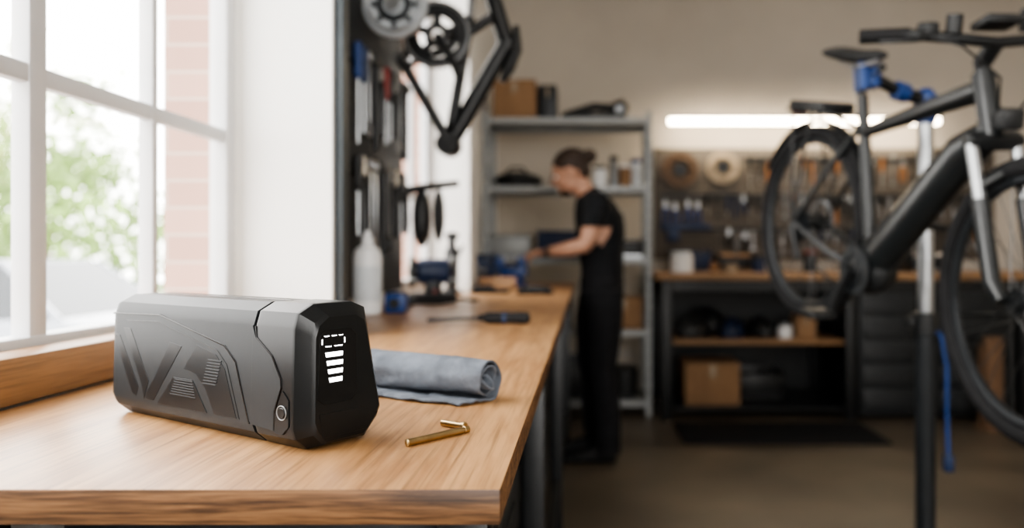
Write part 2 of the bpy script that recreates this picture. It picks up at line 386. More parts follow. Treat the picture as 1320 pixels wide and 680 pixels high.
# ---------------------------------------------------------------- brass pins
b=MB(); z=BZ+.0037
b.lathe((-.166,.718,z),[(.0022,0),(.0036,.0008),(.0036,.066),(.0031,.0665),(.0031,.069),(.0036,.0695),(.0036,.0745),(.0024,.0752)],M_brass,axis=(.048,.056,0),seg=24)
b.done('brass_pin')
b=MB()
b.lathe((-.149,.804,z),[(.0022,0),(.0034,.0008),(.0034,.028),(.0044,.0285),(.0044,.032),(.003,.033)],M_brass,axis=(.030,-.020,0),seg=24)
b.done('brass_pin.001')

# ---------------------------------------------------------------- bench tools
b=MB()
b.lathe((-.14,1.95,BZ+.0155),[(.008,0),(.0135,.004),(.0152,.02),(.0135,.045),(.0150,.07),(.0145,.105),(.008,.122),(.009,.130)],M_rub,axis=(-1,.03,0))
b.cyl((-.27,1.954,BZ+.0145),(-.385,1.958,BZ+.010),.0040,M_dksteel); b.cyl((-.385,1.958,BZ+.010),(-.40,1.958,BZ+.009),.006,M_dksteel,r1=.0035)
b.lathe((-.2,1.952,BZ+.0155),[(.0153,0),(.0156,.004),(.0153,.008)],M_blued,axis=(-1,.03,0))
b.done('screwdriver')
b=MB()
b.lathe((-.630,2.24,BZ+.001),[(.034,0),(.039,.004),(.040,.02),(.040,.165),(.036,.185),(.018,.200),(.016,.203)],M_plw)
b.lathe((-.630,2.24,BZ+.203),[(.017,0),(.017,.02),(.010,.024),(.009,.036),(.004,.040)],M_plw)
b.lathe((-.630,2.24,BZ+.04),[(.0395,0),(.0405,.002),(.0405,.10),(.0395,.102)],M_lab)
b.done('spray_bottle')
b=MB()
b.box((-.560,2.30,BZ+.030),(.06,.06,.056),M_blue,bev=.008); b.box((-.560,2.30,BZ+.059),(.052,.05,.006),M_blued,bev=.002); b.cyl((-.560,2.269,BZ+.030),(-.560,2.266,BZ+.030),.016,M_blackp)
b.done('tape_measure')
# bench grinder
b=MB()
b.box((0,0,.012),(.17,.12,.022),M_black,bev=.005); b.box((0,0,.045),(.06,.07,.06),M_blackp,bev=.01)
b.lathe((-.065,0,.105),[(.03,0),(.046,.008),(.050,.03),(.050,.10),(.046,.122),(.03,.13)],M_blued,axis=(1,0,0))
for s in (-1,1):
    b.cyl((s*.07,0,.105),(s*.088,0,.105),.062,M_black,bev=.004,seg=32); b.cyl((s*.088,0,.105),(s*.096,0,.105),.018,M_alu)
    b.box((s*.079,-.055,.075),(.03,.04,.008),M_alu,bev=.002); b.box((s*.079,-.045,.125),(.022,.006,.05),M_dksteel,rot=(.5,0,0))
b.cyl((0,-.045,.03),(0,-.06,.03),.008,M_red)
b.done('bench_grinder',mw=T(-.595,3.02,BZ+.001,math.radians(18)))
b=MB(); c=(-.580,3.36,BZ+.001)
b.lathe(c,[(.045,0),(.045,.012),(.024,.02),(.024,.03),(.024,.14),(.030,.145),(.030,.19),(.018,.2),(.018,.235),(.028,.24),(.028,.262),(.01,.268)],M_black)
b.tube([(-.580,3.36,BZ+.165),(-.545,3.35,BZ+.175),(-.53,3.345,BZ+.21)],[.008,.007,.006],M_black,10)
b.done('grease_gun')
b=MB()
b.tube([(0,0,.02),(.09,.01,.02),(.14,.02,.02)],[.018,.020,.014],M_rub,12); b.cyl((.14,.02,.02),(.22,.035,.012),.006,M_black); b.box((-.03,0,.019),(.07,.05,.036),M_blackp,bev=.008)
b.done('torch_tool',mw=T(-.58,2.62,BZ+.001,.25))
b=MB()
b.box((0,0,.008),(.16,.10,.014),M_rub,bev=.004); b.box((-.03,0,.02),(.09,.08,.012),M_rub,bev=.004)
for k in range(4): b.cyl((-.06+k*.02,-.03,.03),(-.06+k*.02,.03,.03),.006,M_black,seg=10)
b.done('socket_set',mw=T(-.42,3.42,BZ+.001))
b=MB()
b.box((0,0,.008),(.15,.11,.014),M_rub,bev=.004)
for s in (-1,1):
    b.tube([(-.07,s*.006,.022),(-.02,s*.004,.022),(.01,s*.02,.022),(.06,s*.022,.022)],[.006,.010,.010,.009],M_black,10)
b.cyl((-.02,0,.012),(-.02,0,.034),.010,M_dksteel)
b.done('pliers_pouch',mw=T(-.215,3.36,BZ+.001))
def bin_(name,c,w,d,h,m,rz=0,fill=None):
    b=MB(); t=.006
    b.box((0,0,t/2),(w,d,t),m)
    for s in (-1,1):
        b.box((s*(w/2-t/2),0,h/2),(t,d,h),m,bev=.0015); b.box((0,s*(d/2-t/2),h/2),(w,t,h if s>0 else h*.7),m,bev=.0015)
    b.box((0,-d/2-.004,h*.66),(w*1.02,.012,.012),m,bev=.003)
    if fill:
        for k in range(14): b.ell((random.uniform(-.35,.35)*w,random.uniform(-.3,.3)*d,h*.6+random.uniform(0,.03)),(w*.14,d*.14,.03),fill,u=8,v=6)
        b.box((0,0,h*.35),(w*.9,d*.9,h*.6),fill)
    return b.done(name,mw=T(*c,rz))
bin_('storage_bin',(-.63,4.00,BZ+.001),.14,.16,.12,M_shelf,0,M_alu)
bin_('storage_bin',(-.62,4.56,BZ+.001),.16,.20,.17,M_blued,0,M_blackp)
b=MB(); b.box((0,0,.03),(.18,.12,.058),M_woodb,bev=.003); b.box((0,0,.06),(.17,.012,.002),M_black); b.done('small_cardboard_box',mw=T(-.43,3.78,BZ+.001,.1))
b=MB()
b.lathe((0,0,0),[(.075,0),(.075,.014),(.05,.025),(.042,.05)],M_blue)
b.box((.0,0,.075),(.15,.09,.055),M_blue,bev=.012)
b.box((.045,0,.125),(.05,.12,.06),M_blue,bev=.010)
b.box((-.10,0,.080),(.10,.06,.045),M_blued,bev=.008)
b.box((-.075,0,.125),(.05,.12,.06),M_blue,bev=.010)
b.box((.017,0,.148),(.008,.12,.022),M_steel); b.box((-.047,0,.148),(.008,.12,.022),M_steel)
b.cyl((-.15,0,.08),(-.175,0,.08),.012,M_steel); b.cyl((-.172,-.07,.08),(-.172,.07,.08),.006,M_steel)
for s in (-1,1): b.ell((-.172,s*.07,.08),(.010,.010,.010),M_steel,u=10,v=8)
b.cyl((-.04,0,.135),(.012,0,.135),.02,M_alu)
b.done('bench_vise',mw=T(-.395,4.27,BZ+.001))

# ---------------------------------------------------------------- tool shapes
def t_wrench(b,x,z,L,m,w=.011):
    b.box((x,0,z-L/2),(w,.006,L*.78),m,bev=.002)
    b.ring((x,0,z-.016),(0,1,0),.013,.0055,m,seg=20,ms=8)
    b.prism([(-.008,0),(-.018,-.012),(-.018,-.030),(-.008,-.038),(-.006,-.022),(.006,-.022),(.008,-.038),(.018,-.030),(.018,-.012),(.008,0)],-.004,.004,m,Matrix.Translation((x,0,z-L+.034))@XZ)
def t_driver(b,x,z,L,m):
    b.lathe((x,0,z),[(.006,0),(.013,-.006),(.014,-.03),(.011,-.06),(.014,-.09),(.008,-.11)],m,seg=14)
    b.cyl((x,0,z-.11),(x,0,z-L),.0035,M_steel,seg=8)
def t_pliers(b,x,z,L,m):
    for s in (-1,1):
        b.tube([(x+s*.004,0,z),(x+s*.010,0,z-.04),(x,0,z-.065)],[.004,.010,.011],M_steel,8,flat=(1,.6))
        b.tube([(x-s*.002,0,z-.06),(x-s*.018,0,z-.10),(x-s*.022,0,z-L*.8),(x-s*.016,0,z-L)],[.008,.009,.010,.008],m,8)
def t_hammer(b,x,z,L,m):
    b.cyl((x,0,z),(x,0,z-L),.012,m,seg=12); b.box((x,0,z-.012),(.10,.026,.028),M_dksteel,bev=.005)
def t_saw(b,x,z,L,m):
    b.tube([(x-.03,0,z),(x-.05,0,z-.02),(x-.05,0,z-L+.03),(x-.02,0,z-L)],.006,m,8); b.box((x+.0,0,z-L/2),(.012,.003,L*.9),M_steel)
    b.box((x-.01,0,z-L),(.05,.02,.05),m,bev=.008)
def gear(b,c,R,m,m2,teeth=32,th=.008,nrm=(0,-1,0)):
    poly=[]
    for k in range(teeth*2):
        a=math.pi*k/teeth; r=R if k%2 else R*.93; poly.append((a,r))
    o=[]; i_=[]
    tb=bmesh.new(); n=len(poly)
    for a,r in poly:
        o.append([tb.verts.new((r*math.cos(a),y,r*math.sin(a))) for y in (-th/2,th/2)])
        i_.append([tb.verts.new((R*.66*math.cos(a),y,R*.66*math.sin(a))) for y in (-th/2,th/2)])
    for k in range(n):
        j=(k+1)%n
        tb.faces.new([o[k][0],o[j][0],i_[j][0],i_[k][0]]); tb.faces.new([o[k][1],i_[k][1],i_[j][1],o[j][1]])
        tb.faces.new([o[k][0],o[k][1],o[j][1],o[j][0]]); tb.faces.new([i_[k][0],i_[j][0],i_[j][1],i_[k][1]])
    bmesh.ops.recalc_face_normals(tb,faces=tb.faces)
    b.merge(tb,m,Matrix.Translation(V(c)))
    for k in range(5):
        a=2*math.pi*k/5+.3
        b.box((c[0]+R*.48*math.cos(a),c[1],c[2]+R*.48*math.sin(a)),(R*.55,th*.8,R*.22),m2,rot=(0,-a,0),bev=.001)
    b.ring((c[0],c[1],c[2]),(0,1,0),R*.26,R*.10,m2,seg=28)
    b.ring((c[0],c[1]-th,c[2]),(0,1,0),R*.58,R*.06,m,seg=32,ms=6)

b=MB(); b.bb((.55,6.266,1.08),(3.3,6.292,1.98),M_peg,.002); b.done('pegboard')
b=MB(); b.M=Matrix.Translation((0,6.22,0))
cols=[M_steel,M_black,M_blued,M_dksteel,M_black,M_alu,M_black,M_blackp,M_orange,M_dksteel]
fn=[t_wrench,t_driver,t_pliers,t_hammer,t_wrench,t_driver]
x=1.32
while x<3.2:
    f=random.choice(fn); m=random.choice(cols if f is not t_wrench else [M_steel,M_alu,M_dksteel])
    f(b,x,1.90+random.uniform(-.03,.02),random.uniform(.17,.26),m); x+=random.uniform(.06,.09)
for zz,x0 in ((1.60,.98),(1.33,1.15)):
    x=x0
    while x<3.2:
        f=random.choice(fn); m=random.choice(cols if f is not t_wrench else [M_steel,M_alu,M_dksteel])
        f(b,x,zz+random.uniform(-.03,.03),random.uniform(.15,.22),m); x+=random.uniform(.055,.085)
for x,z,w in ((.64,1.56,.05),(.72,1.54,.05),(.82,1.56,.045),(.90,1.55,.05)):
    t_pliers(b,x,z,.2,M_blue)
b.box((.80,0,1.34),(.40,.03,.05),M_blued,bev=.006); b.box((.70,0,1.27),(.10,.04,.09),M_blued,bev=.01)
for zz in (1.905,1.605,1.335): b.bb((1.28 if zz>1.9 else .6,.018,zz-.02),(3.25,.042,zz),M_dksteel)
b.done('hanging_hand_tools')
for (x,z,r,m) in ((.755,1.80,.15,M_bronze),(1.10,1.82,.135,M_tan)):
    b=MB(); gear(b,(x,6.225,z),r,m,m,th=.02); b.cyl((x,6.262,z),(x,6.21,z),.05,M_dksteel); b.done('bicycle_cassette')
b=MB(); b.bb((.65,6.02,2.140),(2.75,6.07,2.180),M_lamp,.004); b.bb((.64,6.00,2.18),(2.76,6.09,2.20),M_alu,.003)
for x in (.8,1.7,2.6): b.bb((x-.015,6.04,2.195),(x+.015,6.296,2.21),M_alu)
b.done('led_batten_light')

b=MB(); b.bb((.47,5.2,.955),(3.9,6.2,.995),M_woodb,.004)
for x in (.55,1.80,2.98,3.8):
    for y in (5.28,6.1): b.bb((x-.035,y-.035,0),(x+.035,y+.035,.955),M_black,.003)
b.bb((.55,5.25,.88),(3.8,5.29,.95),M_black); b.bb((.55,6.12,.0),(3.8,6.16,.9),M_black)
b.bb((.6,5.3,.51),(1.77,6.05,.54),M_woodb,.003)
b.bb((.6,5.3,.06),(1.77,6.05,.08),M_black)
b.done('back_workbench')
b=MB(); b.bb((1.86,5.27,.03),(2.92,6.08,.87),M_cab,.004)
for k in range(5):
    z=.07+k*.16; b.bb((1.88,5.245,z),(2.38,5.275,z+.14),M_cab,.004); b.bb((2.40,5.245,z),(2.90,5.275,z+.14),M_cab,.004)
    b.bb((1.92,5.225,z+.105),(2.34,5.245,z+.115),M_dksteel); b.bb((2.44,5.225,z+.105),(2.86,5.245,z+.115),M_dksteel)
b.done('tool_drawer_cabinet')
b=MB(); b.bb((.58,4.60,0.0005),(1.82,5.16,.012),M_rub,.003); b.done('rubber_floor_mat')
def cbox(name,c,w,d,h,rz=0,m=None):
    b=MB(); m=m or M_card
    b.box((0,0,h/2),(w,d,h),m,bev=.004); b.box((0,0,h+.0005),(w,.006,.002),M_black); b.box((0,-d/2-.0005,h*.82),(w*.12,.001,h*.3),M_tan); 
    for s in (-1,1): b.box((0,s*(d/4),h+.003),(w*.99,d*.49,.004),m)
    return b.done(name,mw=T(*c,rz))
cbox('cardboard_box',(.88,5.55,.081),.38,.36,.29)
cbox('cardboard_box',(1.54,5.5,.541),.13,.2,.15)
M_pl=mat('plank_brown',(.16,.09,.05),.8)
b=MB(); b.box((0,0,.30),(.11,.05,.60),M_pl,bev=.004); b.box((0,.06,.27),(.10,.05,.54),M_pl,bev=.004); b.box((0,.03,.012),(.13,.14,.022),M_pl); b.done('wood_plank_stack',mw=T(2.60,4.95,.001,.1))
def helmet(c,m,rz=0,s=1):
    b=MB(); tb=bmesh.new(); bmesh.ops.create_uvsphere(tb,u_segments=24,v_segments=14,radius=1)
    bmesh.ops.delete(tb,geom=[v for v in tb.verts if v.co.z<-.25],context='VERTS')
    bmesh.ops.scale(tb,vec=(.14*s,.10*s,.12*s),verts=tb.verts); r=bmesh.ops.solidify(tb,geom=tb.faces,thickness=.015)
    b.merge(tb,m,Matrix.Translation((0,0,.032*s)))
    for k in (-1,0,1): b.tube([(.12*s*math.cos(a),k*.045*s,.04*s+.122*s*math.sin(a)*(1-.15*abs(k))) for a in [math.pi*j/8 for j in range(9)]],.008,M_blackp,8)
    b.tube([(.13*s,-.05*s,.02),(.17*s,0,.022),(.13*s,.05*s,.02)],.008,m,8)
    b.done('bicycle_helmet',mw=T(*c,rz))
helmet((.76,5.48,.542),M_blackp,.3); helmet((1.03,5.48,.542),M_blued,1.2,.9); helmet((1.24,5.52,.542),M_black,2.0,.9); helmet((.90,5.80,.542),M_black,2.6,1.2)
def jar(name,c,r,h,m,m2):
    b=MB(); b.lathe((0,0,0),[(r*.9,0),(r,.004),(r,h*.78),(r*.8,h*.83),(r*.8,h*.85)],m); b.lathe((0,0,h*.85),[(r*.86,0),(r*.86,h*.14),(r*.8,h*.15)],m2); return b.done(name,mw=T(*c))
jar('storage_jar',(1.40,5.45,.541),.05,.10,M_plw,M_alu)
jar('storage_jar',(.68,5.5,.996),.08,.15,M_plw,M_lab); jar('storage_jar',(.92,5.55,.996),.035,.07,M_card,M_orange); jar('storage_jar',(1.03,5.5,.996),.05,.06,M_tan,M_tan)
jar('storage_jar',(1.25,5.6,.996),.045,.12,M_blued,M_black); jar('storage_jar',(1.62,5.6,.996),.05,.16,M_black,M_red)
bin_('storage_bin',(2.1,5.7,.996),.3,.25,.14,M_blued,0,M_alu); bin_('storage_bin',(2.5,5.7,.996),.3,.25,.14,M_dksteel,0,M_steel)
bin_('storage_bin',(.80,5.95,.996),.3,.2,.16,M_blued,0,M_blackp); bin_('storage_bin',(1.15,5.95,.996),.3,.2,.13,M_dksteel,0,M_card)
bin_('storage_bin',(1.28,5.75,.081),.32,.3,.2,M_black,0,M_blackp)

b=MB(); X0,X1,Y0,Y1=-.715,.46,5.38,5.84
for x in (X0,X1):
    for y in (Y0,Y1):
        sx=1 if x==X0 else -1; sy=1 if y==Y0 else -1
        b.bb((min(x,x+sx*.04),min(y,y+sy*.004),0),(max(x,x+sx*.04),max(y,y+sy*.004),2.12),M_shelf)
        b.bb((min(x,x+sx*.004),min(y,y+sy*.04),0),(max(x,x+sx*.004),max(y,y+sy*.04),2.12),M_shelf)
        for k in range(26):
            b.box((x+sx*.02,y-.0005 if sy>0 else y+.0005,.1+k*.078),(.008,.002,.022),M_black)
for z in (.11,.60,1.10,1.60,2.075):
    b.bb((X0+.005,Y0+.005,z-.004),(X1-.005,Y1-.005,z),M_shelf)
    b.bb((X0+.004,Y0+.004,z-.04),(X1-.004,Y0+.010,z),M_shelf); b.bb((X0+.004,Y1-.010,z-.04),(X1-.004,Y1-.004,z),M_shelf)
for (z0,z1) in ((.6,1.1),(1.6,2.07)):
    for x in (X0+.004,X1-.004):
        b.tube([(x,Y0+.02,z0),(x,Y1-.02,z1)],.005,M_shelf,6); b.tube([(x,Y1-.02,z0),(x,Y0+.02,z1)],.005,M_shelf,6)
b.done('metal_shelving_unit')
cbox('cardboard_box',(-.50,5.6,2.076),.30,.34,.27); cbox('cardboard_box',(-.27,5.62,2.076),.13,.3,.24,0,M_dksteel)
b=MB()
b.box((0,0,.035),(.46,.16,.05),M_black,bev=.012); b.tube([(-.2,0,.06),(0,0,.11),(.15,0,.10),(.22,0,.13)],[.02,.03,.03,.045],M_blackp,12)
b.ell((.18,0,.09),(.07,.06,.065),M_black); b.cyl((.18,-.07,.08),(.18,.07,.08),.03,M_alu)
b.box((.0,0,.005),(.4,.12,.008),M_black); b.done('bike_motor_unit',mw=T(.06,5.58,2.076))
b=MB()
b.ell((0,0,.06),(.16,.12,.06),M_black); b.ell((.10,0,.05),(.09,.10,.05),M_blackp); b.tube([(-.08,0,.1),(-.04,0,.15),(.04,0,.15),(.08,0,.1)],.008,M_black,8); b.box((0,0,.01),(.28,.2,.018),M_black,bev=.006)
b.done('tool_bag',mw=T(-.50,5.6,1.601))
for (x,r,h,m,m2) in ((.10,.05,.15,M_plw,M_dksteel),(.20,.035,.22,M_alu,M_black),(.28,.045,.16,M_card,M_plw),(.36,.04,.20,M_lab,M_blue),(-.2,.05,.08,M_black,M_alu)):
    jar('lubricant_bottle',(x,5.5,1.601),r,h,m,m2)
bin_('storage_bin',(-.54,5.6,1.101),.30,.34,.17,M_shelf,0,M_alu); bin_('storage_bin',(-.2,5.6,1.101),.28,.34,.2,M_blued,0,M_blackp); bin_('storage_bin',(.28,5.6,1.101),.26,.34,.14,M_black,0,M_steel)
cbox('cardboard_box',(.27,5.6,.601),.26,.3,.22); bin_('storage_bin',(-.3,5.6,.601),.4,.34,.25,M_dksteel,0,M_black)
b=MB(); b.lathe((0,0,0),[(.05,0),(.09,.01),(.10,.12),(.1,.2),(.08,.21)],M_blackp); b.tube([(-.1,0,.19),(-.08,0,.3),(.08,0,.3),(.1,0,.19)],.004,M_steel,8); b.done('bucket',mw=T(.28,5.6,.111))
bin_('storage_bin',(-.25,5.6,.111),.5,.34,.28,M_black,0,M_dksteel)

# ---------------------------------------------------------------- left tool wall
b=MB(); b.bb((-.717,1.80,1.0),(-.700,2.96,3.0),M_pegd,.002); b.done('tool_board')
b=MB(); b.M=Matrix.Translation((-.669,0,0))@Matrix.Rotation(math.pi/2,4,'Z')
seq1=[(2.28,t_driver,M_blue,.30),(2.34,t_driver,M_blued,.26),(2.40,t_wrench,M_steel,.26),(2.47,t_hammer,M_black,.3),(2.54,t_pliers,M_black,.24),(2.60,t_driver,M_red,.26),(2.66,t_driver,M_black,.24),(2.73,t_pliers,M_black,.22),(2.80,t_wrench,M_alu,.26),(2.87,t_hammer,M_blackp,.28)]
seq2=[(2.28,t_driver,M_black,.24),(2.34,t_pliers,M_black,.26),(2.42,t_wrench,M_steel,.30),(2.48,t_wrench,M_steel,.28),(2.56,t_hammer,M_black,.3),(2.66,t_saw,M_black,.26),(2.74,t_pliers,M_blackp,.24),(2.81,t_driver,M_black,.24),(2.88,t_pliers,M_black,.22)]
for (y,f,m,L) in seq1: f(b,y,1.76,L,m)
for (y,f,m,L) in seq1:
    if not 2.27<y<2.5: f(b,y+.02,2.12,L,M_black if f is not t_wrench else M_steel)
for (y,f,m,L) in seq2: f(b,y,1.43,L,m)
for z in (1.755,1.425,2.115): b.bb((1.85 if z<2 else 2.5,.012,z-.05),(2.95,.029,z-.035),M_dksteel)
b.done('hanging_hand_tools')
b=MB(); b.tube([(-.69,2.93,1.37),(-.62,2.93,1.385),(-.48,2.93,1.40)],[.018,.015,.013],M_black,10); b.box((-.691,2.93,1.35),(.016,.05,.12),M_black,bev=.004)
b.ell((-.62,2.93,1.27),(.035,.04,.11),M_blackp); b.tube([(-.62,2.93,1.385),(-.62,2.93,1.33)],.005,M_black,6)
b.ell((-.555,2.93,1.28),(.022,.03,.10),M_blackp); b.tube([(-.555,2.93,1.39),(-.555,2.93,1.36)],.005,M_black,6); b.done('wall_hook')
b=MB(); 
for y in (2.40,2.61,2.75): b.bb((-.69,y-.012,2.20),(-.18,y+.012,2.23),M_dksteel,.003)
b.bb((-.699,2.37,2.17),(-.69,2.80,2.30),M_dksteel)
b.bb((-.2,2.39,2.20),(-.18,2.77,2.23),M_dksteel); b.done('wall_bracket_rail')
b=MB()
hx=-.588; hz=1.900
b.cyl((hx,2.41,hz),(hx,2.38,hz),.100,M_hub,bev=.006,seg=40); b.ring((hx,2.375,hz),(0,1,0),.080,.006,M_alu); b.ring((hx,2.375,hz),(0,1,0),.043,.010,M_dksteel)
for k in range(8):
    a=k*math.pi/4; b.cyl((hx+.062*math.cos(a),2.382,hz+.062*math.sin(a)),(hx+.062*math.cos(a),2.376,hz+.062*math.sin(a)),.009,M_dksteel,seg=12)
b.cyl((hx,2.43,hz),(hx,2.36,hz),.022,M_steel); b.tube([(hx,2.395,hz+.09),(hx,2.40,2.1),(hx,2.40,2.24)],.004,M_steel,6)
b.done('wheel_hub')
b=MB(); gear(b,(-.510,2.66,1.885),.120,M_black,M_black,teeth=38,th=.008); b.ring((-.510,2.652,1.885),(0,1,0),.108,.005,M_alu,seg=48); b.ring((-.510,2.65,1.885),(0,1,0),.075,.004,M_dksteel,seg=40)
b.tube([(-.51,2.66,1.885),(-.46,2.65,1.80),(-.43,2.65,1.735)],[.016,.013,.015],M_black,10); b.tube([(-.51,2.66,1.99),(-.51,2.64,2.1),(-.51,2.615,2.24)],.004,M_steel,6)
b.done('chainring_crankset')
b=MB(); y=2.78
def fr(p,q,r0,r1,yo0=0,yo1=0,m=M_black): b.tube([(p[0],y+yo0,p[1]),(q[0],y+yo1,q[1])],[r0,r1],m,14)
fr((-.49,1.525),(-.275,1.90),.032,.030); fr((-.275,1.86),(-.335,2.06),.030,.030); fr((-.49,1.53),(-.415,1.98),.020,.020); fr((-.415,1.93),(-.31,2.0),.018,.018)
for s in (-1,1):
    fr((-.49,1.535),(-.655,1.82),.016,.013,s*.03,s*.06); fr((-.655,1.82),(-.415,1.93),.010,.010,s*.06,s*.02); b.cyl((-.655,y+s*.055,1.82),(-.655,y+s*.067,1.82),.02,M_alu)
b.cyl((-.49,y-.045,1.525),(-.49,y+.045,1.525),.042,M_black,bev=.004)
b.tube([(-.30,y,1.75),(-.275,y,1.80),(-.245,y,1.86),(-.25,y,1.95)],[.012,.022,.020,.012],M_black,10)
b.tube([(-.415,y,1.98),(-.405,y,2.08),(-.40,y,2.16)],[.014,.014,.014],M_alu,10)
b.tube([(-.335,y,2.06),(-.34,y,2.12),(-.34,y-.02,2.235)],.004,M_steel,6)
b.done('bicycle_frame')

# ---------------------------------------------------------------- bicycle
ph=math.radians(12.8); fh=V((.246,-.97,0)).normalized(); up=V((0,0,1))
fx=fh*math.cos(ph)-up*math.sin(ph); uz=fh*math.sin(ph)+up*math.cos(ph); ly=uz.cross(fx)
BK=Matrix(((fx.x,ly.x,uz.x,.83),(fx.y,ly.y,uz.y,2.87),(fx.z,ly.z,uz.z,1.250),(0,0,0,1)))
bike=D.objects.new('electric_bicycle',None); COL.objects.link(bike); bike.matrix_world=BK
M_bikef=mat('bike_frame_paint',(.013,.015,.016),.35,var=.1,coat=.2)
M_spoke=mat('spoke',(.10,.10,.10),.4,.8)
def wheel(b,rotor=True,cass=False):
    b.ring((0,0,0),(0,1,0),.331,.0255,M_rub,seg=72,ms=12)
    b.ring((0,0,0),(0,1,0),.300,.013,M_dksteel,seg=72,ms=8,flat=(1,1))
    b.cyl((0,-.05,0),(0,.05,0),.022,M_black); 
    for s in (-1,1): b.cyl((0,s*.030,0),(0,s*.036,0),.034,M_black)
    for k in range(32):
        a=2*math.pi*k/32; s=1 if k%2 else -1; a2=a+(.9 if (k//2)%2 else -.9)
        b.tube([(.028*math.cos(a2),s*.033,.028*math.sin(a2)),(.297*math.cos(a),0,.297*math.sin(a))],.0015,M_spoke,4)
    b.ring((0,.045,0),(0,1,0),.080,.006,M_alu,seg=36,ms=6)
    for k in range(6):
        a=k*math.pi/3; b.tube([(.02*math.cos(a),.045,.02*math.sin(a)),(.078*math.cos(a+.3),.045,.078*math.sin(a+.3))],.003,M_alu,6)
    if cass:
        for i,r in enumerate((.062,.055,.048,.041,.034)): b.cyl((0,-.036-i*.005,0),(0,-.039-i*.005,0),r,M_dksteel,seg=32)
def par(o):
    o.parent=bike; o.matrix_parent_inverse=Matrix(); return o
b=MB(); wheel(b,cass=True); par(b.done('rear_wheel'))
b=MB()
def l(p,q,r0,r1,m=M_bikef,seg=16,flat=(1,1)): b.tube([p,q],[r0,r1],m,seg,flat=flat)
b.tube([(.83,0,.395),(.74,0,.33),(.50,0,.05),(.43,0,-.03)],[.036,.056,.062,.064],M_bikef,20,flat=(1.05,.85))
b.ell((.405,0,-.075),(.090,.055,.085),M_blackp); b.cyl((.40,-.065,-.08),(.40,.065,-.08),.058,M_black,bev=.006)
l((.385,0,-.01),(.228,0,.47),.022,.019)
b.tube([(.77,0,.50),(.60,0,.45),(.27,0,.35)],[.032,.027,.020],M_bikef,16)
l((.832,0,.378),(.760,0,.540),.031,.029)
for s in (-1,1):
    b.tube([(.26,s*.018,.36),(.14,s*.055,.19),(.0,s*.068,.0)],[.011,.009,.009],M_bikef,10)
    b.tube([(.37,s*.04,-.08),(.22,s*.060,-.055),(.0,s*.068,0)],[.015,.012,.011],M_bikef,10)
    b.cyl((0,s*.060,0),(0,s*.075,0),.018,M_black)
par(b.done('frame'))
b=MB(); l((.226,0,.48),(.196,0,.565),.0145,.0145,M_black)
secs=[]
for t,w,h,zz in ((-.13,.070,.020,.015),(-.10,.082,.032,.012),(-.04,.072,.034,.004),(.03,.040,.030,.0),(.10,.022,.024,.004),(.135,.012,.014,.004)):
    secs.append([(.188+t,w*math.cos(a),.590+zz+h*.8*math.sin(a)*(1 if math.sin(a)>0 else .8)) for a in [2*math.pi*k/16 for k in range(16)]])
b.loft(secs,M_blackp)
for s in (-1,1): b.tube([(.10,s*.022,.575),(.16,s*.022,.562),(.23,s*.022,.562),(.30,s*.008,.580)],.004,M_steel,8)
par(b.done('saddle'))
St=V((.40,0,-.915)).normalized(); piv=Matrix.Translation((.832,0,.378))
R=piv@Matrix.Rotation(math.radians(7),4,St)@piv.inverted()
b=MB(); b.M=R
b.box((.838,0,.372),(.05,.15,.04),M_black,rot=(0,math.radians(24),0),bev=.01)
for s in (-1,1):
    b.cyl((.842,s*.062,.362),(.915,s*.062,.195),.0165,M_steel)
    b.tube([(.90,s*.062,.23),(.985,s*.062,.035),(1.03,s*.062,.0)],[.022,.022,.016],M_bikef,14)
b.tube([(.888,-.062,.26),(.925,0,.315),(.888,.062,.26)],.012,M_bikef,10)
b.tube([(.762,0,.535),(.748,0,.575)],.020,M_black,14); b.tube([(.750,0,.565),(.800,0,.617)],[.024,.022],M_black,14)
bar=[(.735,-.33,.630),(.770,-.22,.636),(.800,-.10,.626),(.805,0,.617),(.800,.10,.626),(.770,.22,.636),(.735,.33,.630)]
b.tube(bar,.0145,M_black,12)
for s in (-1,1):
    b.tube([(.733,s*.335,.630),(.766,s*.22,.636)],[.019,.018],M_rub,14)
    b.tube([(.775,s*.20,.632),(.81,s*.20,.627),(.82,s*.235,.62),(.80,s*.315,.615)],[.010,.010,.006,.005],M_black,8)
    b.box((.775,s*.175,.647),(.05,.04,.04),M_blackp,bev=.008)
b.box((.795,0,.667),(.08,.10,.022),M_blackp,rot=(0,-.3,0),bev=.006); b.box((.79,.09,.675),(.04,.03,.06),M_blackp,bev=.006)
b.cyl((.80,-.12,.64),(.80,-.12,.685),.020,M_black)
for s in (-1,1): b.tube([(.81,s*.19,.632),(.89,s*.15,.605),(.92,s*.06,.53),(.87,s*.02,.43)],.0035,M_black,6)
b.box((.885,0,.43),(.05,.06,.055),M_blackp,bev=.01)
par(b.done('fork_and_handlebar'))
b=MB(); b.M=R@Matrix.Translation((1.046,0,0)); wheel(b); par(b.done('front_wheel'))
b=MB()
arc=[(.372*math.cos(a),0,.372*math.sin(a)) for a in [math.radians(35+k*8) for k in range(16)]]
b.tube(arc,.024,M_blackp,10,flat=(.25,1),up=(1,0,0))
for s in (-1,1):
    b.tube([(-.16,s*.055,.405),(.12,s*.055,.405),(.25,s*.02,.37)],.006,M_black,8)
    b.tube([(-.12,s*.055,.405),(0,s*.078,.02)],.005,M_black,8); b.tube([(.02,s*.055,.405),(0,s*.078,.02)],.005,M_black,8)
for x in (-.16,-.1,-.03,.04,.11): b.tube([(x,-.055,.405),(x,.055,.405)],.005,M_black,8)
b.box((-.02,0,.425),(.24,.13,.030),M_blackp,bev=.01); b.box((-.17,0,.40),(.02,.06,.03),M_red,bev=.004)
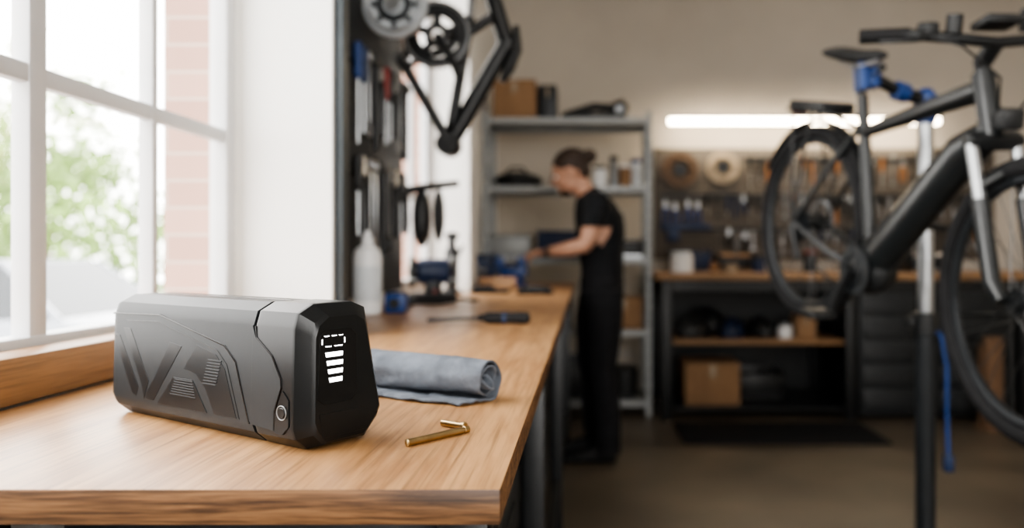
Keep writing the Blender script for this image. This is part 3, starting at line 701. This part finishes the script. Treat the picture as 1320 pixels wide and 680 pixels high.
gearM=Matrix.Translation((.40,-.062,-.08)); b.M=gearM; gear(b,(0,0,0),.082,M_dksteel,M_black,teeth=36,th=.003); b.M=Matrix()
b.tube([(.40,-.075,-.08),(.37,-.085,-.16),(.345,-.088,-.235)],[.016,.012,.014],M_black,10)
b.tube([(.40,.075,-.08),(.43,.085,0),(.455,.088,.075)],[.016,.012,.014],M_black,10)
b.box((.345,-.135,-.24),(.09,.085,.018),M_blackp,bev=.004); b.box((.455,.135,.08),(.09,.085,.018),M_blackp,bev=.004)
b.tube([(.40,-.062,.002),(0,-.05,.05)],.004,M_black,6); b.tube([(.40,-.062,-.162),(.03,-.055,-.115)],.004,M_black,6)
b.tube([(.0,-.075,-.01),(.02,-.072,-.06),(.04,-.060,-.12)],[.014,.012,.010],M_black,8); b.ring((.035,-.06,-.115),(0,1,0),.018,.004,M_black,seg=16); b.ring((.015,-.06,-.06),(0,1,0),.018,.004,M_black,seg=16)
b.tube([(.30,.05,-.09),(.20,.09,-.2),(.10,.10,-.32)],[.010,.008,.007],M_black,8)
par(b.done('rack_and_drivetrain'))

P=BK@V((.210,0,.525)); px,py=1.165,2.66
b=MB()
b.cyl((px,py,.03),(px,py,.90),.033,M_dksteel,seg=28); b.cyl((px,py,.90),(px,py,1.64),.026,M_steel,seg=28)
b.lathe((px,py,.86),[(.034,0),(.042,.004),(.042,.07),(.034,.075)],M_black); b.box((px-.045,py,.90),(.04,.03,.04),M_blackp,bev=.006)
b.lathe((px,py,1.58),[(.03,0),(.036,.01),(.036,.10),(.02,.12)],M_blue)
b.tube([(px,py,1.66),((px+P.x)/2,(py+P.y)/2,(1.66+P.z)/2),(P.x+.05,P.y+.01,P.z)],[.024,.020,.020],M_black,16)
b.lathe(((px*.7+P.x*.3),(py*.7+P.y*.3),1.66*.7+P.z*.3),[(.024,0),(.032,.005),(.032,.05),(.024,.055)],M_blue,axis=V((P.x-px,P.y-py,P.z-1.66)))
sx=(BK.to_3x3()@V((-.30,0,.95))).normalized()
for s in (-1,1):
    c=P+V((0,s*.024,0)); b.tube([c-sx*.045,c+sx*.045],.016,M_blue,12,flat=(1,1))
b.box((P.x+.035,P.y+.005,P.z),(.04,.07,.07),M_blue,bev=.008)
b.cyl((P.x+.03,P.y-.03,P.z),(P.x+.03,P.y-.10,P.z+.01),.006,M_steel); b.ell((P.x+.03,P.y-.10,P.z+.01),(.014,.014,.014),M_blackp,u=12,v=8)
b.lathe((px,py,.0),[(.28,0),(.285,.004),(.28,.016),(.10,.022),(.05,.03),(.045,.10),(.036,.11)],M_dksteel,seg=48)
b.tube([(px+.04,py-.03,.86),(px+.055,py-.04,.75),(px+.055,py-.04,.60),(px+.06,py-.04,.45)],.007,M_blue,8); b.box((px+.06,py-.04,.43),(.03,.03,.06),M_blued,bev=.006)
b.tube([(px+.04,py-.03,.86),(px,py-.03,.88)],.007,M_blue,8)
b.done('bike_repair_stand')

for (x,y) in ((.9,1.2),(2.8,1.2),(.9,4.3),(2.8,4.3)):  # unseen ceiling fixtures, added to fill the interior with light
    b=MB(); b.bb((x-.6,y-.06,3.12),(x+.6,y+.06,3.17),M_plw,.004); b.bb((x-.58,y-.045,3.105),(x+.58,y+.045,3.12),M_fill,.003)
    for s in (-.5,.5): b.cyl((x+s,y,3.17),(x+s,y,3.5),.003,M_steel,seg=6)
    b.done('ceiling_fill_light')

# ---------------------------------------------------------------- person
def person():
    b=MB(); Y=4.30; m=M_skin
    def el(x,y,z,rx,ry,n=20): return [(x+rx*math.cos(a),y+ry*math.sin(a),z) for a in [2*math.pi*k/n for k in range(n)]]
    b.loft([el(.090,Y,.84,.105,.155),el(.092,Y,.90,.122,.172),el(.092,Y,.97,.120,.168),el(.090,Y,1.06,.116,.156),el(.085,Y,1.15,.122,.160),el(.080,Y,1.25,.132,.175),el(.070,Y,1.34,.132,.190),el(.052,Y,1.41,.110,.185),el(.030,Y,1.45,.078,.120),el(.015,Y,1.475,.05,.06)],m)
    b.tube([(.030,Y,1.43),(-.005,Y,1.48),(-.045,Y,1.53)],[.068,.057,.057],m,16)
    for s in (-1,1):
        b.ell((.055,Y+s*.165,1.395),(.072,.062,.068),m)
    A=[((.055,Y-.19,1.395),.060),((.038,Y-.205,1.30),.055),((.012,Y-.212,1.205),.046),((-.008,Y-.207,1.178),.043),((-.08,Y-.18,1.160),.041),((-.16,Y-.14,1.148),.032),((-.215,Y-.105,1.142),.026)]
    B=[((.055,Y+.19,1.395),.060),((.033,Y+.215,1.30),.055),((.008,Y+.22,1.205),.046),((-.010,Y+.21,1.178),.043),((-.09,Y+.17,1.160),.041),((-.17,Y+.12,1.152),.032),((-.225,Y+.085,1.145),.026)]
    for arm in (A,B): b.tube([p for p,r in arm],[r for p,r in arm],m,16)
    for arm,s in ((A,-1),(B,1)):
        w=V(arm[-1][0]); d=V((-.85,-s*.45,-.12)).normalized(); side_=V((0,0,1)).cross(d).normalized(); upv=d.cross(side_)
        b.tube([w-d*.02,w+d*.03,w+d*.075,w+d*.092],[.026,.034,.040,.034],m,14,flat=(.5,1))
        for k,(o,L) in enumerate(((-.030,.062),(-.010,.072),(.010,.068),(.029,.054))):
            p0=w+d*.078+side_*o; p1=p0+d*L*.42-upv*.004; p2=p1+d*L*.25-upv*L*.28; p3=p2-upv*L*.30+d*.004
            b.tube([p0,p1,p2,p3],[.0095,.009,.0082,.0070],m,8)
        t0=w+d*.025+side_*(.030*s*-1); 
        b.tube([t0,t0+d*.03+side_*(-s*.022)-upv*.008,t0+d*.06+side_*(-s*.024)-upv*.024],[.013,.011,.009],m,8)
    for s,dx in ((-1,.01),(1,-.05)):
        b.tube([(.092+dx*.3,Y+s*.085,.93),(.090+dx,Y+s*.095,.75),(.082+dx,Y+s*.10,.52),(.090+dx,Y+s*.10,.46),(.10+dx,Y+s*.10,.32),(.112+dx,Y+s*.10,.10),(.112+dx,Y+s*.10,.05)],[.108,.098,.078,.073,.073,.070,.070],m,18)
        b.loft([[(.155+dx-q*.29,Y+s*.10+w*math.cos(a), max(.002,h*.5+h*.5*math.sin(a))) for a in [2*math.pi*k/14 for k in range(14)]] for q,w,h in ((0,.030,.06),(.08,.042,.09),(.4,.045,.10),(.7,.052,.07),(.92,.044,.05),(1,.026,.035))],m)
    HM=Matrix.Translation((-.088,Y,1.583))@Matrix.Rotation(math.pi,4,'Z')@Matrix.Rotation(math.radians(24),4,'Y')@Matrix.Scale(1.07,4)
    b.M=HM
    b.ell((-.012,0,.022),(.096,.076,.088),m); b.ell((.022,0,-.030),(.070,.062,.080),m); b.ell((.055,0,-.082),(.034,.036,.026),m)
    b.ell((.062,0,.025),(.030,.052,.020),m); b.tube([(.083,0,.018),(.102,0,-.018),(.088,0,-.032)],[.009,.014,.010],m,10)
    b.ell((.084,0,-.052),(.012,.024,.007),m); b.ell((.082,0,-.064),(.012,.021,.008),m)
    for s in (-1,1): b.ell((-.004,s*.076,-.008),(.018,.009,.031),m,rot=(0,.2,0)); b.ell((.058,s*.036,-.025),(.024,.018,.018),m)
    b.M=Matrix()
    o=b.done('mechanic')
    r=o.modifiers.new('r','REMESH'); r.mode='VOXEL'; r.voxel_size=.0062
    sm=o.modifiers.new('s','SMOOTH'); sm.factor=.5; sm.iterations=4
    dg=bpy.context.evaluated_depsgraph_get(); me=D.meshes.new_from_object(o.evaluated_get(dg))
    o.modifiers.clear(); o.data=me; me.name='mechanic'
    me.materials.clear()
    for mm in (M_skin,M_shirt,M_pants,M_rub): me.materials.append(mm)
    def isarm(c): return c.z<1.275 and c.z>1.0 and (c.x<-.055 or abs(c.y-Y)>.168)
    nc=V((-.005,Y,1.49)); nd=V((-.6,0,.8))
    def isshirt(c): return c.z>1.03 and not isarm(c) and (c-nc).dot(nd)<-.02 and c.z<1.50
    ns=[v.normal.copy() for v in me.vertices]
    for v,nn in zip(me.vertices,ns):
        c=v.co
        if isshirt(c): v.co+=nn*(.006+.009*noise.noise(c*8))
        elif .09<c.z<1.0 and c.x>-.1: v.co+=nn*(.003+.008*noise.noise(V((c.x*9,c.y*9,c.z*5))))
    for p in me.polygons:
        c=p.center; k=0
        if c.z<.085: k=3
        elif c.z<=1.03: k=2
        elif isshirt(c): k=1
        p.material_index=k; p.use_smooth=True
    b=MB(); b.M=HM
    b.ell((-.022,0,.036),(.098,.081,.086),M_hair); b.ell((-.06,0,-.005),(.052,.066,.062),M_hair); b.ell((-.125,0,.035),(.042,.038,.038),M_hair); b.cyl((-.105,0,.035),(-.090,0,.033),.026,M_hair)
    for s in (-1,1): b.box((.080,s*.032,.020),(.012,.030,.006),M_hair,bev=.002)
    b.ell((.060,0,-.088),(.036,.040,.026),M_hair)
    h=b.done('hair'); h.parent=o
    b=MB(); b.M=HM
    for s in (-1,1): b.ell((.077,s*.030,.003),(.011,.013,.009),M_plw,u=12,v=8); b.ell((.086,s*.030,.003),(.004,.006,.006),M_hair,u=10,v=6)
    h=b.done('eyes'); h.parent=o
    b=MB()
    w=V((-.185,Y-.122,1.145)); b.tube([w,w+V((-.022,.014,-.002))],.034,M_black,14)
    h=b.done('wristband'); h.parent=o
person()

# ---------------------------------------------------------------- exterior
GZ=-.35
slab('ground_outside',(-40,-20,GZ-.1),(-.88,40,GZ),M_pave)
def tree(x,y,h,r,m,n):
    b=MB(); b.tube([(x,y,GZ),(x+.1,y,GZ+h*.3),(x,y+.1,GZ+h*.6)],[.16,.12,.07],M_trunk,10)
    for k in range(5):
        a=k*1.3; b.tube([(x,y,GZ+h*.35+k*.2),(x+r*.6*math.cos(a),y+r*.6*math.sin(a),GZ+h*.6+k*.2)],[.05,.02],M_trunk,6)
    tb=bmesh.new()
    cl=[V((x+random.gauss(0,r*.45),y+random.gauss(0,r*.45),GZ+h*.6+random.gauss(0,h*.2))) for _ in range(22)]
    for k in range(n):
        c=random.choice(cl)+V((random.gauss(0,.3),random.gauss(0,.3),random.gauss(0,.28))); 
        u=V((random.gauss(0,1),random.gauss(0,1),random.gauss(0,1))).normalized(); w=u.orthogonal().normalized(); s=random.uniform(.05,.11)
        tb.faces.new([tb.verts.new(c+u*s),tb.verts.new(c+w*s*.6),tb.verts.new(c-u*s),tb.verts.new(c-w*s*.6)])
    b.merge(tb,m)
    b.done('tree')
for (x,y,h,r,m) in ((-8.5,12,4.2,1.5,M_leaf),(-13,16.5,5.0,1.9,M_leaf2),(-16,10,4.5,2,M_leaf)): tree(x,y,h,r,m,2600)
b=MB(); b.bb((-24,19.9,GZ),(-4.5,20.1,GZ+.4),M_pave); tb=bmesh.new()
for k in range(5000):
    c=V((random.uniform(-24,-4.5),20+random.gauss(0,.35),GZ+random.uniform(0,2.2))); u=V((random.gauss(0,1),random.gauss(0,1),random.gauss(0,1))).normalized(); w=u.orthogonal().normalized(); s=random.uniform(.08,.16)
    tb.faces.new([tb.verts.new(c+u*s),tb.verts.new(c+w*s*.6),tb.verts.new(c-u*s),tb.verts.new(c-w*s*.6)])
b.merge(tb,M_leaf); b.done('hedge')
b=MB()
prof=[(-2.1,.35),(-2.12,.62),(-2.0,.82),(-1.2,.92),(1.55,.95),(2.05,.80),(2.1,.5),(2.05,.3),(1.75,.25),(-1.8,.25)]
b.prism(prof,-.85,.85,M_carp,XZ,bev=.06)
secs=[]
for q,ys in ((0,.80),(.5,.74),(1,.62)):
    z=.92+q*.48; xa=-1.25+q*.75; xb=1.60-q*.62
    secs.append([(xa,-ys,z),(xa+.1,-ys-.02,z),(xb-.1,-ys-.02,z),(xb,-ys,z),(xb,ys,z),(xa,ys,z)])
b.loft(secs,M_carg); b.bb((-.42,-.60,1.385),(.93,.60,1.42),M_carp,.02)
for s in (-1,1):
    for x0,x1 in ((-1.2,-.46),(.25,.25),(1.55,.96)): b.tube([(x0,s*.80,.93),(x1,s*.62,1.40)],.03,M_carp,8)
    for x in (-1.35,1.3): 
        b.cyl((x,s*.70,.31),(x,s*.87,.31),.31,M_rub,bev=.03,seg=28); b.cyl((x,s*.86,.31),(x,s*.885,.31),.2,M_alu,seg=20)
b.done('car',mw=T(-5.9,7.2,GZ+.001))

# ---------------------------------------------------------------- world & lights
w=D.worlds.new('world'); scene.world=w; w.use_nodes=True; t=w.node_tree; bg=t.nodes['Background']
bg.inputs[0].default_value=(1,.98,.95,1); bg.inputs['Strength'].default_value=12.5
def portal(loc,rot,sx,sy):
    L=D.lights.new('portal','AREA'); L.shape='RECTANGLE'; L.size=sx; L.size_y=sy; L.cycles.is_portal=True
    o=D.objects.new('daylight_portal',L); COL.objects.link(o); o.location=loc; o.rotation_euler=rot
h=math.pi/2
portal((-.9,.85,2.05),(0,-h,0),2.1,1.5); portal((-.9,3.285,2.05),(0,-h,0),2.1,.61)
portal((1.1,-2.35,2.0),(h,0,0),1.8,2.2)
try: scene.view_settings.look='AgX - Medium High Contrast'
except Exception as e: print(e)

cam=D.cameras.new('camera'); co=D.objects.new('camera',cam); COL.objects.link(co); scene.camera=co
co.location=(0,0,CAM_Z); co.rotation_euler=(math.pi/2,0,0)
cam.sensor_width=36; cam.lens=36*1000/1320; cam.shift_x=-95/1320; cam.shift_y=-15/1320
cam.clip_start=.02; cam.clip_end=200
cam.dof.use_dof=True; cam.dof.focus_distance=.735; cam.dof.aperture_fstop=2.7; cam.dof.aperture_blades=0
